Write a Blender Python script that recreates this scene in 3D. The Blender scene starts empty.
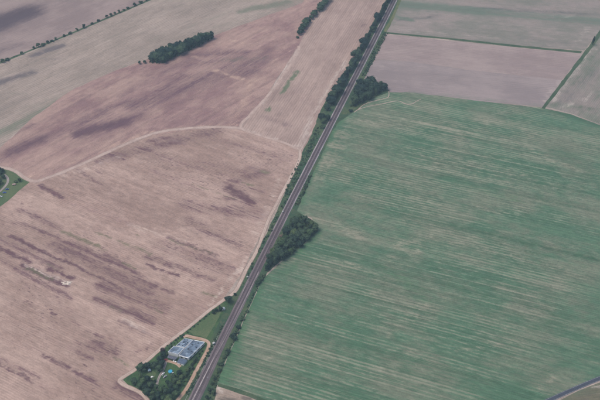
import bpy, bmesh, math, random
import numpy as np
from mathutils import Vector, Matrix, noise as mnoise
from mathutils.geometry import delaunay_2d_cdt
random.seed(7); rng = np.random.default_rng(7)
R = math.radians
scene = bpy.context.scene
C = scene.collection

# ------------------------------------------------------------------ camera
PITCH, HGT, FPX = 41.0, 682.0, 833.3
cam = bpy.data.cameras.new('camera'); cam.sensor_width = 36; cam.lens = 50
cam.clip_start = 1; cam.clip_end = 40000
co = bpy.data.objects.new('camera', cam); C.objects.link(co)
co.location = (0, 0, HGT); co.rotation_euler = (R(90-PITCH), 0, 0)
scene.camera = co
# ------------------------------------------------------------------ sky, sun, exposure
SUN = Vector((-0.45, -0.06, 0.88)).normalized()
w = bpy.data.worlds.new('World'); scene.world = w; w.use_nodes = True
wn = w.node_tree
sky = wn.nodes.new('ShaderNodeTexSky'); sky.sky_type = 'NISHITA'; sky.sun_disc = False
sky.sun_elevation = math.asin(SUN.z); sky.sun_rotation = math.atan2(SUN.x, SUN.y)
sky.dust_density = 4.0; sky.air_density = 1.0; sky.ozone_density = 1.0
wn.nodes['Background'].inputs['Strength'].default_value = 0.14
wn.links.new(sky.outputs['Color'], wn.nodes['Background'].inputs['Color'])
sl = bpy.data.lights.new('sun', 'SUN'); sl.energy = 1.35; sl.angle = R(34); sl.color = (1, .95, .88)
so = bpy.data.objects.new('sun', sl); C.objects.link(so)
so.rotation_euler = SUN.to_track_quat('Z', 'Y').to_euler()
scene.view_settings.view_transform = 'Standard'; scene.view_settings.look = 'None'
scene.view_settings.gamma = 1; scene.view_settings.use_curve_mapping = False
scene.view_settings.exposure = 0.25

# ------------------------------------------------------------------ ground coordinates (metres) of a place read off the photograph
SP, CP = math.sin(R(PITCH)), math.cos(R(PITCH))
def at(px, py, z=0.0):
    xc = (px-300)/FPX; yc = (200-py)/FPX
    t = (HGT-z)/(SP - yc*CP)
    return Vector((xc*t, (CP+yc*SP)*t, z))
def P2(pts): return [at(x, y).to_2d() for x, y in pts]
def dirang(x0, y0, x1, y1):
    a, b = at(x0, y0), at(x1, y1); return math.atan2(b.y-a.y, b.x-a.x)
def ppm(py):   # photograph pixels per metre at a row, for sizes
    yc = (200-py)/FPX; return FPX*(SP-yc*CP)/HGT

# ------------------------------------------------------------------ objects
def mesh_obj(name, me, mat=None, parent=None):
    if mat is not None and not me.materials: me.materials.append(mat)
    o = bpy.data.objects.new(name, me); C.objects.link(o)
    if parent: o.parent = parent
    return o
def bm_obj(name, bm, mat=None, parent=None, smooth=False):
    me = bpy.data.meshes.new(name); bm.to_mesh(me); bm.free()
    if smooth: me.polygons.foreach_set('use_smooth', [True]*len(me.polygons))
    return mesh_obj(name, me, mat, parent)
def empty(name, loc, rz=0.0, sc=1.0):
    o = bpy.data.objects.new(name, None); C.objects.link(o)
    o.location = loc; o.rotation_euler = (0, 0, rz); o.scale = (sc, sc, sc) if not hasattr(sc, '__len__') else sc
    o.empty_display_size = 0.5
    return o
def tag(o, label=None, cat=None, group=None, kind=None):
    if label: o['label'] = label
    if cat: o['category'] = cat
    if group: o['group'] = group
    if kind: o['kind'] = kind
    return o

# ------------------------------------------------------------------ materials
class NT:
    def __init__(s, name):
        s.m = bpy.data.materials.new(name); s.m.use_nodes = True; s.t = s.m.node_tree
        s.b = s.t.nodes['Principled BSDF']; s.b.inputs['Roughness'].default_value = 0.95
        s.b.inputs['Specular IOR Level'].default_value = 0.15
        s.pos = s.t.nodes.new('ShaderNodeNewGeometry').outputs['Position']
    def link(s, a, i):
        if isinstance(a, (int, float)): i.default_value = a
        elif isinstance(a, tuple): i.default_value = a if len(a) == 4 or i.type == 'VECTOR' else (*a, 1)
        else: s.t.links.new(a, i)
    def math(s, op, a, b=0.0, clamp=False):
        n = s.t.nodes.new('ShaderNodeMath'); n.operation = op; n.use_clamp = clamp
        s.link(a, n.inputs[0]); s.link(b, n.inputs[1]); return n.outputs[0]
    def ramp(s, v, a, b, lo=0.0, hi=1.0, smooth=True):
        n = s.t.nodes.new('ShaderNodeMapRange'); n.interpolation_type = 'SMOOTHSTEP' if smooth else 'LINEAR'
        s.link(v, n.inputs[0])
        for k, x in zip((1, 2, 3, 4), (a, b, lo, hi)): n.inputs[k].default_value = x
        return n.outputs[0]
    def mix(s, f, a, b):
        n = s.t.nodes.new('ShaderNodeMix'); n.data_type = 'RGBA'
        s.link(f, n.inputs[0]); s.link(a, n.inputs[6]); s.link(b, n.inputs[7]); return n.outputs[2]
    def mul(s, c, v):
        n = s.t.nodes.new('ShaderNodeVectorMath'); n.operation = 'SCALE'
        s.link(c, n.inputs[0]); s.link(v, n.inputs[3]); return n.outputs[0]
    def rot(s, ang, off=(0, 0, 0)):
        n = s.t.nodes.new('ShaderNodeVectorRotate'); n.rotation_type = 'Z_AXIS'
        s.link(s.pos, n.inputs['Vector']); n.inputs['Angle'].default_value = -ang
        return n.outputs[0]
    def noise(s, vec, sx, sy=None, detail=3.0, rough=.55, seed=0.0):
        sy = sx if sy is None else sy
        n = s.t.nodes.new('ShaderNodeMapping'); s.link(vec, n.inputs[0])
        n.inputs['Scale'].default_value = (sx, sy, sx); n.inputs['Location'].default_value = (seed*13.7, seed*7.1, seed*3.3)
        k = s.t.nodes.new('ShaderNodeTexNoise'); s.t.links.new(n.outputs[0], k.inputs['Vector'])
        k.inputs['Scale'].default_value = 1; k.inputs['Detail'].default_value = detail; k.inputs['Roughness'].default_value = rough
        return k.outputs['Fac']
    def attr(s, name):
        n = s.t.nodes.new('ShaderNodeAttribute'); n.attribute_name = name; return n.outputs['Fac']
    def out(s, col): s.link(col, s.b.inputs['Base Color']); return s.m

def plain(name, col, rough=.8, metal=0.0, var=.12, scale=1.5, spec=.2):
    n = NT(name); f = n.noise(n.pos, scale, detail=4)
    n.b.inputs['Roughness'].default_value = rough; n.b.inputs['Metallic'].default_value = metal
    n.b.inputs['Specular IOR Level'].default_value = spec
    return n.out(n.mul((*col,), n.ramp(f, .25, .75, 1-var, 1+var)))

def field_mat(name, ang, A, B, D=(.10, .068, .072), G=(.11, .13, .075), L=(.50, .42, .36), seed=1.0,
              swath=6.0, sw=.16, drill=2.6, dr=.10, grain=.5, mott=.35, bigscale=.011, aspect=2.5, soft=1.2, fleck=.5, tram=None, rows=None):
    """A/B soil or crop tones in broad drifts; swath: width of one machine pass, each pass its own tone; drill: fine parallel lines"""
    n = NT(name); v = n.rot(ang)
    wob = n.noise(v, .004, detail=1, seed=seed+9)       # the lines follow gentle bends of the driver
    cmb = n.t.nodes.new('ShaderNodeCombineXYZ'); n.link(n.math('MULTIPLY', n.math('SUBTRACT', wob, .5), 5.0), cmb.inputs[1])
    add = n.t.nodes.new('ShaderNodeVectorMath'); n.link(v, add.inputs[0]); n.link(cmb.outputs[0], add.inputs[1]); v = add.outputs[0]
    sep = n.t.nodes.new('ShaderNodeSeparateXYZ'); n.link(v, sep.inputs[0]); X, Y = sep.outputs[0], sep.outputs[1]
    def passes(w_, k):                                   # one random value for each pass of the machine
        wn_ = n.t.nodes.new('ShaderNodeTexWhiteNoise'); wn_.noise_dimensions = '1D'
        n.link(n.math('ADD', n.math('FLOOR', n.math('DIVIDE', Y, w_)), k), wn_.inputs['W']); return wn_.outputs['Value']
    b1 = n.noise(v, bigscale, bigscale*1.5, 6, .62, seed+5)
    b2 = n.noise(v, .035, .035*aspect, 6, .75, seed+7)
    b3 = n.noise(v, .10, .10*aspect, 5, .75, seed+3)
    b4 = n.noise(v, .13, .65, 4, .75, seed+17)
    g = n.noise(n.pos, .75, detail=5, rough=.85, seed=seed+6)
    P1, P2_ = passes(swath, seed*3), passes(swath*.37, seed*5)
    pn = n.math('ADD', n.math('MULTIPLY', P1, .55), n.math('MULTIPLY', P2_, .45))
    f = n.math('ADD', n.math('MULTIPLY', b1, .62), n.math('MULTIPLY', b2, .38))
    c = n.mix(n.ramp(f, .40, .60), (*A, 1), (*B, 1))
    # drill lines, fading in and out
    lines = n.math('SINE', n.math('MULTIPLY', Y, 6.28318/drill))
    amp = n.ramp(n.noise(v, .008, .02, 3, .6, seed+21), .35, .65, .15, 1.0)
    nz = n.math('ADD', n.math('MULTIPLY', b2, .22), n.math('MULTIPLY', b3, .30)); nz = n.math('ADD', nz, n.math('MULTIPLY', pn, .14)); nz = n.math('ADD', nz, n.math('MULTIPLY', b4, .34))
    nz = n.math('MULTIPLY', n.math('SUBTRACT', nz, .5), soft*3.0)
    if rows:
        for per, amt, lc, dc in rows:
            w_ = n.math('SINE', n.math('MULTIPLY', Y, 6.28318/per))
            w_ = n.math('ADD', w_, n.math('MULTIPLY', n.math('SUBTRACT', pn, .5), 2.6))
            w_ = n.math('ADD', w_, n.math('MULTIPLY', n.math('SUBTRACT', b3, .5), 4.5))
            am = n.ramp(n.noise(v, .0065, .011, 5, .62, seed+20+per), .42, .60, .08, amt)
            c = n.mix(n.math('MULTIPLY', n.ramp(w_, .2, 1.2), am), c, (*lc, 1))
            c = n.mix(n.math('MULTIPLY', n.ramp(w_, -1.2, -.4, 1, 0), am), c, (*dc, 1))
    # flecks of weed and bare soil
    fk = n.ramp(n.noise(v, .16, .16*aspect, 4, .7, seed+11), .56, .66)
    fk = n.math('MULTIPLY', fk, n.ramp(n.noise(v, .012, .02, 4, .65, seed+12), .46, .64, 0, fleck))
    c = n.mix(fk, c, (*D, 1))
    for nm, col, op in (('dark', D, .95), ('green', G, .8), ('pale', L, .8)):
        at_ = n.attr(nm)
        m = n.ramp(n.math('ADD', n.math('MULTIPLY', at_, .95), nz), .16, .88, 0, op)
        m = n.math('MULTIPLY', m, n.ramp(at_, .01, .35))
        c = n.mix(m, c, (*col, 1))
    if tram:
        for sp, wd, amt, tc in tram:
            for off in (0.0, 1.9/sp):                    # paired wheel marks
                fr = n.math('FRACT', n.math('ADD', n.math('DIVIDE', Y, sp), off))
                ln = n.ramp(n.math('ABSOLUTE', n.math('SUBTRACT', fr, .5)), 0.1*wd/sp, wd/sp, 1.0, 0.0)
                ln = n.math('MULTIPLY', ln, n.ramp(n.noise(v, .009, .05, 3, .6, seed+14+sp), .36, .60, .05, amt))
                c = n.mix(ln, c, (*tc, 1))
    k = n.math('MULTIPLY', n.math('SUBTRACT', g, .5), grain*2)
    k = n.math('ADD', k, n.math('MULTIPLY', n.math('SUBTRACT', pn, .5), sw*2))
    k = n.math('ADD', k, n.math('MULTIPLY', n.math('SUBTRACT', b3, .5), mott*2))
    k = n.math('ADD', k, n.math('MULTIPLY', n.math('MULTIPLY', lines, amp), dr))
    c = n.mul(c, n.math('MAXIMUM', n.math('ADD', k, 1.0), .3))
    bp = n.t.nodes.new('ShaderNodeBump'); bp.inputs['Strength'].default_value = .35; bp.inputs['Distance'].default_value = .25
    n.link(n.math('ADD', g, n.math('MULTIPLY', lines, .25)), bp.inputs['Height']); n.t.links.new(bp.outputs[0], n.b.inputs['Normal'])
    return n.out(c)

# ------------------------------------------------------------------ flat land sheets
def pts_inside(p, poly):
    x, y = p[:, 0], p[:, 1]; ins = np.zeros(len(p), bool); q = np.array(poly); j = len(q)-1
    for i in range(len(q)):
        xi, yi = q[i]; xj, yj = q[j]
        c = ((yi > y) != (yj > y)) & (x < (xj-xi)*(y-yi)/((yj-yi) if yj != yi else 1e-9)+xi)
        ins ^= c; j = i
    return ins
def densify(poly, step, jit, close=True):
    out = []; n = len(poly)
    for i in range(n if close else n-1):
        a = Vector(poly[i]); b = Vector(poly[(i+1) % n]); L = (b-a).length; k = max(1, int(L/step)); nrm = Vector((-(b-a).y, (b-a).x)).normalized()
        for j in range(k):
            p = a.lerp(b, j/k)
            if j: p = p+nrm*jit*(mnoise.noise(Vector((p.x*.06, p.y*.06, 3.3)))+.6*mnoise.noise(Vector((p.x*.3, p.y*.3, 1.3))))
            out.append(p)
    if not close: out.append(Vector(poly[-1]))
    return out
def sheet(name, poly_px, z, mat, cell=6.0, jit=1.0, strokes=None, kind='structure', world=False):
    """one piece of land as a triangulated sheet; strokes give weed, soil and chaff patches their place"""
    poly = poly_px if world else P2(poly_px)
    poly = densify(poly, max(4.0, cell), jit)
    q = np.array([(p[0], p[1]) for p in poly])
    lo, hi = q.min(0), q.max(0)
    gx, gy = np.meshgrid(np.arange(lo[0], hi[0], cell), np.arange(lo[1], hi[1], cell*1.0))
    g = np.stack([gx.ravel(), gy.ravel()], 1) + rng.uniform(-.25, .25, (gx.size, 2))*cell
    g = g[pts_inside(g, q)]
    # keep grid points off the outline
    step = 400
    keep = np.ones(len(g), bool)
    for i in range(0, len(q), step):
        qq = q[i:i+step]
        for k in range(0, len(g), 4000):
            d = ((g[k:k+4000, None]-qq[None])**2).sum(2).min(1); keep[k:k+4000] &= d > (cell*.45)**2
    g = g[keep]
    verts = [Vector(p) for p in q]+[Vector(p) for p in g]
    n = len(q)
    res = delaunay_2d_cdt(verts, [(i, (i+1) % n) for i in range(n)], [], 1, 1e-4)
    V, F = res[0], res[2]
    me = bpy.data.meshes.new(name)
    me.from_pydata([(p[0], p[1], z) for p in V], [], [f for f in F])
    me.update()
    if me.polygons and me.polygons[0].normal.z < 0: me.flip_normals()
    if strokes:
        xy = np.array([(p[0], p[1]) for p in V])
        # ragged outlines: the places are displaced by a few metres of noise
        wv = lambda p, sc, k: np.array(mnoise.noise_vector(Vector((p[0]*sc, p[1]*sc, k)))[:2])
        xy = xy+np.array([2.0*wv(p, .022, 1.5)+2.6*wv(p, .07, 4.5)+2.4*wv(p, .19, 7.5) for p in xy])
        for nm, ss in strokes.items():
            a = np.zeros(len(xy))
            for (x0, y0, x1, y1, wp, st) in ss:
                p0 = np.array(at(x0, y0).to_2d()); p1 = np.array(at(x1, y1).to_2d()); wd = max(wp/ppm((y0+y1)/2), cell*.75)
                d = p1-p0; L2 = max(d@d, 1e-6); t = np.clip(((xy-p0)@d)/L2, 0, 1)
                dist = np.sqrt(((xy-(p0+t[:, None]*d))**2).sum(1))
                a = np.maximum(a, st*np.exp(-(dist/wd)**2))
            at_ = me.attributes.new(nm, 'FLOAT', 'POINT'); at_.data.foreach_set('value', a.astype(np.float32))
    o = mesh_obj(name, me, mat); o['kind'] = kind
    return o
def smooth_path(pts, step=4.0):
    """Catmull-Rom through world points"""
    p = [Vector(a) for a in pts]; p = [p[0]*2-p[1]]+p+[p[-1]*2-p[-2]]; out = []
    for i in range(1, len(p)-2):
        a, b, c, d = p[i-1:i+3]; k = max(2, int((c-b).length/step))
        for j in range(k):
            t = j/k
            out.append(.5*((2*b)+(c-a)*t+(2*a-5*b+4*c-d)*t*t+(3*b-a-3*c+d)*t**3))
    out.append(p[-2]); return out
def normals(path):
    ns = []
    for i in range(len(path)):
        t = path[min(i+1, len(path)-1)]-path[max(i-1, 0)]; ns.append(Vector((t.y, -t.x)).normalized())   # points right of travel
    return ns
def ribbon(name, path, prof, mat, jit=0.0, kind=None, parent=None, closed=False):
    """sweeps a profile of (offset to the right, height) along a path; prof may be a function of the path fraction"""
    ns = normals(path); V = []; F = []; k = None; acr = []
    for i, (p, n) in enumerate(zip(path, ns)):
        pr = prof(i/(len(path)-1)) if callable(prof) else prof
        k = len(pr)
        for j, (o_, z) in enumerate(pr):
            jj = jit*(mnoise.noise(Vector((p.x*.08, p.y*.08, j*4.7)))+.5*mnoise.noise(Vector((p.x*.4, p.y*.4, j*2.7))))
            q = p+n*(o_+jj); V.append((q.x, q.y, z)); acr.append(o_)
    m = k if closed else k-1
    for i in range(len(path)-1):
        for j in range(m):
            a, b = i*k+j, i*k+(j+1) % k
            F.append((a, a+k, b+k, b))
    if closed:
        F.append(tuple(range(k))); F.append(tuple(range((len(path)-1)*k+k-1, (len(path)-1)*k-1, -1)))
    me = bpy.data.meshes.new(name); me.from_pydata(V, [], F); me.update()
    bm = bmesh.new(); bm.from_mesh(me)
    if not closed:
        s = sum(f.normal.z for f in bm.faces)
        if s < 0: bmesh.ops.reverse_faces(bm, faces=bm.faces)
    else: bmesh.ops.recalc_face_normals(bm, faces=bm.faces)
    bm.to_mesh(me); bm.free()
    a = me.attributes.new('across', 'FLOAT', 'POINT'); a.data.foreach_set('value', np.array(acr, np.float32))
    o = mesh_obj(name, me, mat, parent)
    if kind: o['kind'] = kind
    return o

# palette
STUB_A, STUB_B = (.335, .25, .21), (.45, .342, .285)
d_D = dirang(60, 238, 125, 266)     # stubble rows, lower left
d_C = dirang(40, 160, 130, 110)
d_B = dirang(0, 90, 150, 20)
d_E = dirang(290, 110, 340, 30)
d_G = dirang(340, 255, 560, 311)
d_H = dirang(390, 40, 560, 57)
M_ground = field_mat('dry_farmland', d_D, (.27, .22, .18), (.36, .29, .24), seed=2)
M_D = field_mat('straw_stubble', d_D, (.305, .206, .164), (.42, .296, .239), D=(.118, .060, .068), G=(.135, .125, .07), L=(.50, .40, .33),
                seed=3, swath=6.5, sw=.09, fleck=.7, mott=.45, tram=[(21.0, .6, .4, (.21, .14, .12))])
M_C = field_mat('purple_tilled_soil', d_C, (.245, .146, .136), (.370, .246, .202), D=(.112, .060, .074), L=(.45, .31, .235), G=(.15, .135, .10),
                seed=4, swath=8, sw=.08, soft=.75, aspect=2.0, fleck=.2, tram=[(19.0, .8, .35, (.15, .10, .095))])
M_B = field_mat('grey_stubble', d_B, (.275, .218, .175), (.355, .280, .228), D=(.14, .115, .11), G=(.15, .16, .11), soft=.9,
                seed=5, swath=9, sw=.09, drill=4, fleck=.35, aspect=3, tram=[(26.0, .9, .4, (.19, .17, .13))])
M_A = field_mat('far_tilled_soil', d_B, (.235, .172, .155), (.305, .228, .20), D=(.085, .06, .068), seed=6, sw=.04, mott=.15, soft=.6, fleck=.05, drill=5, dr=.04, grain=.3)
M_E = field_mat('combed_stubble', d_E, (.305, .215, .178), (.395, .285, .235), D=(.165, .108, .105), G=(.085, .135, .065), soft=.9,
                seed=7, swath=8, sw=.10, drill=3.5, fleck=.35, aspect=3, tram=[(24.0, .8, .45, (.19, .13, .115))])
M_G = field_mat('green_crop', d_G, (.077, .150, .085), (.152, .174, .115), D=(.050, .108, .056), G=(.058, .140, .064), L=(.275, .25, .18),
                seed=8, swath=5.5, sw=.10, drill=2.75, dr=.09, fleck=.35, mott=.55, aspect=2.6, soft=1.1, bigscale=.012,
                rows=[(4.3, .48, (.285, .26, .19), (.055, .130, .066))],
                tram=[(33.0, .6, .75, (.042, .105, .05))])
M_H = field_mat('mown_field', d_H, (.265, .20, .183), (.33, .255, .228), D=(.19, .145, .145), G=(.14, .165, .115), seed=9, sw=.05, fleck=.08, mott=.12, soft=.6, drill=5, dr=.05, grain=.3)
M_H2 = field_mat('mown_field_grey', d_H, (.24, .193, .182), (.30, .24, .222), D=(.18, .145, .145), G=(.13, .16, .115), seed=10, sw=.05, fleck=.08, mott=.12, soft=.6, drill=5, dr=.05, grain=.3)
M_I = field_mat('faded_meadow', d_H, (.19, .18, .143), (.275, .226, .195), D=(.11, .11, .095), G=(.115, .155, .108), seed=11, sw=.06, mott=.2, soft=.8, fleck=.2, drill=4)
M_J = field_mat('patchy_meadow', dirang(560, 110, 598, 60), (.15, .165, .118), (.245, .205, .175), D=(.12, .11, .105), G=(.08, .12, .072), seed=12, sw=.06, soft=.9, fleck=.2)
M_K = field_mat('olive_fallow', dirang(560, 398, 600, 392), (.075, .10, .05), (.15, .135, .085), seed=13, sw=.05)
M_S = field_mat('sandy_soil', d_G, (.32, .245, .19), (.45, .36, .275), D=(.15, .12, .095), seed=14, sw=.05)

def grass_mat(name, a, b, c, s=.06, seed=1.):
    n = NT(name); b1 = n.noise(n.pos, s, detail=5, rough=.65, seed=seed); b2 = n.noise(n.pos, s*6, detail=4, rough=.7, seed=seed+2)
    col = n.mix(n.ramp(b1, .38, .62), (*a, 1), (*b, 1)); col = n.mix(n.ramp(b2, .52, .75, 0, .8), col, (*c, 1))
    return n.out(n.mul(col, n.ramp(n.noise(n.pos, 1.2, detail=4, rough=.7, seed=seed+5), .2, .8, .65, 1.35)))
M_verge = grass_mat('rough_verge_grass', (.036, .075, .040), (.068, .098, .046), (.15, .13, .075), .05, 3)
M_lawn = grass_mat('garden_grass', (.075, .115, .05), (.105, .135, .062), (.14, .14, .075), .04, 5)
M_gard = grass_mat('dark_garden_grass', (.03, .07, .028), (.06, .11, .04), (.10, .10, .06), .08, 6)  # deeper green grass of the garden plot, darker than the lawn patches on it
M_hedgegrass = grass_mat('field_margin_grass', (.045, .08, .04), (.075, .105, .055), (.13, .13, .08), .05, 7)
M_yelgrass = grass_mat('yellow_verge_grass', (.095, .12, .05), (.145, .15, .07), (.07, .10, .05), .05, 8)

def dirt_mat(name, a, b, edge, hw, seed=1.):
    n = NT(name); f = n.noise(n.pos, .12, detail=4, seed=seed); d = n.math('ABSOLUTE', n.attr('across'))
    col = n.mix(n.ramp(f, .35, .65), (*a, 1), (*b, 1))
    jit = n.math('ADD', d, n.math('MULTIPLY', n.math('SUBTRACT', n.noise(n.pos, .25, detail=3, seed=seed+1), .5), hw*.8))
    col = n.mix(n.ramp(jit, hw*.6, hw*1.05), col, (*edge, 1))
    rut = n.ramp(n.math('ABSOLUTE', n.math('SUBTRACT', d, .8)), .2, .5, 1.12, .95)
    return n.out(n.mul(n.mul(col, rut), n.ramp(n.noise(n.pos, 1.1, detail=4, seed=seed+3), .2, .8, .85, 1.15)))
M_dirt = dirt_mat('farm_track_dirt', (.40, .30, .245), (.47, .365, .30), (.32, .225, .18), 2.1, 1)
M_dirt2 = dirt_mat('field_headland_dust', (.39, .285, .235), (.45, .34, .285), (.33, .235, .19), 3.2, 2)
M_drive = dirt_mat('terracotta_gravel', (.36, .235, .165), (.44, .31, .23), (.24, .185, .12), 2.0, 3)
M_path = dirt_mat('grey_garden_path', (.25, .215, .195), (.33, .28, .25), (.2, .18, .14), 1.6, 4)

def ballast_mat():
    n = NT('stained_ballast'); d = n.math('ABSOLUTE', n.attr('across'))
    s = n.math('ABSOLUTE', n.math('SUBTRACT', d, 1.9))
    col = n.mix(n.ramp(s, .4, 1.3), (.105, .078, .084, 1), (.165, .130, .136, 1))
    sy = n.t.nodes.new('ShaderNodeSeparateXYZ'); n.link(n.pos, sy.inputs[0])
    sh = n.mix(n.ramp(sy.outputs[1], at(260, 260).y, at(300, 185).y), (.155, .125, .13, 1), (.30, .26, .27, 1))   # newer pale stone further up the line
    col = n.mix(n.ramp(d, 3.5, 3.9), col, sh)
    f = n.noise(n.pos, .07, detail=4); g = n.noise(n.pos, 1.6, detail=3)
    return n.out(n.mul(n.mul(col, n.ramp(f, .3, .7, .82, 1.18)), n.ramp(g, .25, .75, .8, 1.2)))
M_ballast = ballast_mat()
M_rail = plain('worn_rail_steel', (.30, .26, .26), .45, .6, .1, 2, .5)
M_sleeper = plain('tarred_sleeper', (.105, .082, .085), .9, 0, .2, 1)
M_conc = plain('pale_concrete', (.42, .42, .40), .9, 0, .15, .5)
M_walk = plain('pale_gravel_walkway', (.36, .31, .295), .95, 0, .3, .4)

# ------------------------------------------------------------------ land
Z = .06
big = bm = bmesh.new()
vs = [bm.verts.new(p) for p in ((-7000, -5000, 0), (7000, -5000, 0), (7000, 9000, 0), (-7000, 9000, 0))]; bm.faces.new(vs)
tag(bm_obj('ground', bm, M_ground), kind='structure')

sA = dict(dark=[(-10, 26, 28, 12, 20, 1.0), (30, 10, 40, 6, 8, .4), (-5, 52, 25, 42, 6, .5), (60, 10, 80, 2, 8, .3)], green=[], pale=[(20, 40, 110, 2, 9, .18)])
sheet('tilled_field', [(-260, 172), (150, -1), (330, -76), (250, -130), (-330, 60)], Z, M_A, 14, 2, sA)
sB = dict(dark=[(33, 55, 62, 46, 5, 1.1), (-10, 86, 32, 72, 6, 1.0), (0, 110, 30, 95, 7, .5), (45, 60, 62, 57, 2, .5), (95, 17, 105, 14, 2, .4), (125, 17, 140, 10, 3, .3)],
          green=[(80, 93, 128, 68, 4, 1.0), (0, 134, 75, 94, 9, .85), (150, 40, 230, 12, 5, .45), (8, 92, 28, 95, 3, .5), (240, 11, 288, 2, 6, 1.0), (20, 110, 60, 95, 4, .4), (215, 27, 300, 3, 4, .4)],
          pale=[(100, 45, 200, 10, 8, .2)])
sheet('stubble_field', [(-260, 172), (150, -1), (330, -76), (345, -60), (302, 3), (250, 22), (213, 36), (150, 58), (112, 72), (72, 90), (30, 120), (0, 148), (-120, 210)], Z, M_B, 8, 2, sB)
sC = dict(dark=[(135, 106, 262, 58, 17, .62), (175, 80, 255, 72, 16, .55), (0, 156, 105, 112, 13, .55), (90, 128, 140, 116, 14, .6), (150, 75, 215, 52, 12, .5), (78, 133, 126, 122, 11, .95), (10, 152, 42, 138, 11, .8), (140, 110, 250, 62, 14, .45), (170, 66, 262, 56, 12, .5), (60, 150, 130, 118, 12, .4), (0, 160, 60, 130, 10, .4), (-5, 142, 35, 124, 6, .6), (150, 100, 182, 75, 9, .6), (185, 56, 245, 52, 9, .6),
                (240, 64, 272, 48, 9, .55), (95, 112, 135, 100, 6, .6), (168, 106, 195, 98, 5, .5), (120, 95, 160, 72, 7, .5), (200, 90, 240, 78, 8, .35),
                (150, 86, 190, 68, 5, .4), (225, 68, 262, 72, 5, .4), (48, 120, 90, 96, 5, .5), (20, 165, 55, 158, 4, .35), (255, 30, 280, 18, 4, .3)],
          green=[(225, 60, 265, 58, 6, .5), (240, 56, 270, 60, 4, .3)],
          pale=[(215, 70, 250, 82, 1.5, .8), (228, 40, 246, 43, 3, .6), (192, 56, 206, 60, 2.5, .6), (255, 48, 290, 52, 2, .4), (30, 178, 150, 131, 5, .5),
                (150, 133, 236, 124, 5, .5), (120, 118, 200, 100, 3, .3), (50, 150, 120, 140, 4, .35), (255, 80, 232, 124, 6, .5), (285, 45, 262, 78, 5, .4), (215, 38, 255, 30, 4, .3)])
sheet('tilled_field', [(-120, 210), (0, 148), (30, 120), (72, 90), (112, 72), (150, 58), (213, 36), (250, 22), (302, 3), (345, -60), (352, -56), (320, 5),
                      (299, 45), (264, 100), (240, 128), (205, 128), (150, 136), (110, 152), (62, 171), (36, 182), (0, 166), (-60, 140)], Z*1.15, M_C, 6, 1.5, sC)
sD = dict(dark=[(20, 210, 60, 228, 6, .5), (55, 244, 150, 292, 9, .6), (0, 236, 60, 268, 8, .5), (185, 205, 260, 215, 11, .55), (160, 245, 230, 270, 9, .5), (100, 285, 165, 308, 8, .6), (75, 345, 118, 352, 9, .5), (100, 160, 215, 132, 10, .62), (215, 140, 290, 158, 8, .5), (225, 185, 268, 170, 10, .55), (30, 345, 100, 385, 6, .3), (70, 310, 110, 335, 6, .3), (0, 360, 45, 390, 6, .35), (120, 148, 235, 170, 7, .35), (190, 178, 262, 192, 6, .4), (20, 282, 60, 300, 5, .4), (10, 236, 65, 262, 3, .9), (65, 262, 128, 293, 3, .8), (12, 222, 58, 236, 4, .55), (58, 240, 112, 262, 5, .6), (108, 254, 152, 287, 6, .6),
                (-5, 247, 30, 262, 3, .8), (22, 265, 66, 286, 4, 1), (50, 269, 72, 279, 3, .9), (0, 258, 70, 300, 5, .45), (24, 301, 32, 306, 1.8, .8),
                (50, 313, 60, 319, 2, .8), (58, 300, 84, 336, 4, .4), (86, 332, 120, 350, 3, .75), (80, 353, 92, 358, 4, .7), (93, 341, 116, 354, 5, .75),
                (40, 352, 66, 366, 2.2, .75), (65, 366, 97, 382, 2.5, .7), (-3, 363, 34, 383, 2.5, .75), (15, 366, 40, 378, 3, .4), (98, 298, 152, 322, 6, .7), (118, 322, 150, 336, 4, .5),
                (188, 220, 238, 246, 7, .65), (168, 237, 216, 255, 2.5, .65), (148, 256, 212, 280, 5, .65), (148, 265, 178, 276, 2, .8),
                (148, 281, 172, 292, 3.5, .65), (229, 188, 252, 202, 7, 1), (225, 198, 262, 200, 5, .5), (240, 178, 262, 172, 6, .6), (150, 141, 218, 129, 5, .55), (150, 157, 232, 176, 5, .4),
                (236, 172, 286, 160, 7, .4), (105, 158, 150, 150, 5, .5), (75, 168, 112, 192, 3, .55), (40, 186, 64, 197, 2.8, .7), (85, 164, 102, 173, 2.5, .5),
                (150, 170, 200, 190, 5, .3), (60, 200, 130, 225, 5, .25), (118, 384, 150, 402, 8, .9), (135, 352, 160, 340, 3, .5), (146, 350, 151, 347, 2.5, .8),
                (110, 337, 122, 344, 2, .5), (128, 337, 133, 340, 1.6, .6), (116, 352, 122, 356, 3, .4), (180, 300, 205, 308, 3, .4), (250, 146, 282, 154, 3, .35), (236, 132, 285, 152, 3, .35)],
          green=[(62, 232, 106, 250, 2.6, .8), (97, 232, 111, 238, 2, .8), (118, 240, 152, 254, 2.5, .8), (125, 264, 136, 269, 2, .8), (26, 268, 52, 280, 2, .85),
                 (243, 183, 253, 186, 2.5, .8), (262, 171, 270, 173, 2.5, .8), (201, 292, 217, 298, 2.5, .7), (114, 357, 128, 365, 3, .55), (170, 240, 212, 253, 1.5, .5),
                 (135, 234, 140, 237, 1.2, .8), (48, 264, 62, 272, 2, .4), (110, 306, 122, 311, 2.5, .5), (150, 302, 160, 312, 2.5, .5), (195, 184, 240, 200, 2, .4)],
          pale=[(24, 264, 62, 281, 1.0, .6), (63, 282, 70, 284.5, 1.8, .9), (210, 305, 262, 238, 2.5, .6), (170, 140, 235, 150, 4, .25), (60, 178, 120, 156, 4, .4), (0, 172, 36, 183, 3, .4),
                (175, 215, 190, 235, 6, .25), (130, 225, 185, 240, 5, .3), (125, 320, 160, 345, 6, .3), (205, 160, 285, 175, 5, .2), (280, 180, 255, 235, 5, .4)])
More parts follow.
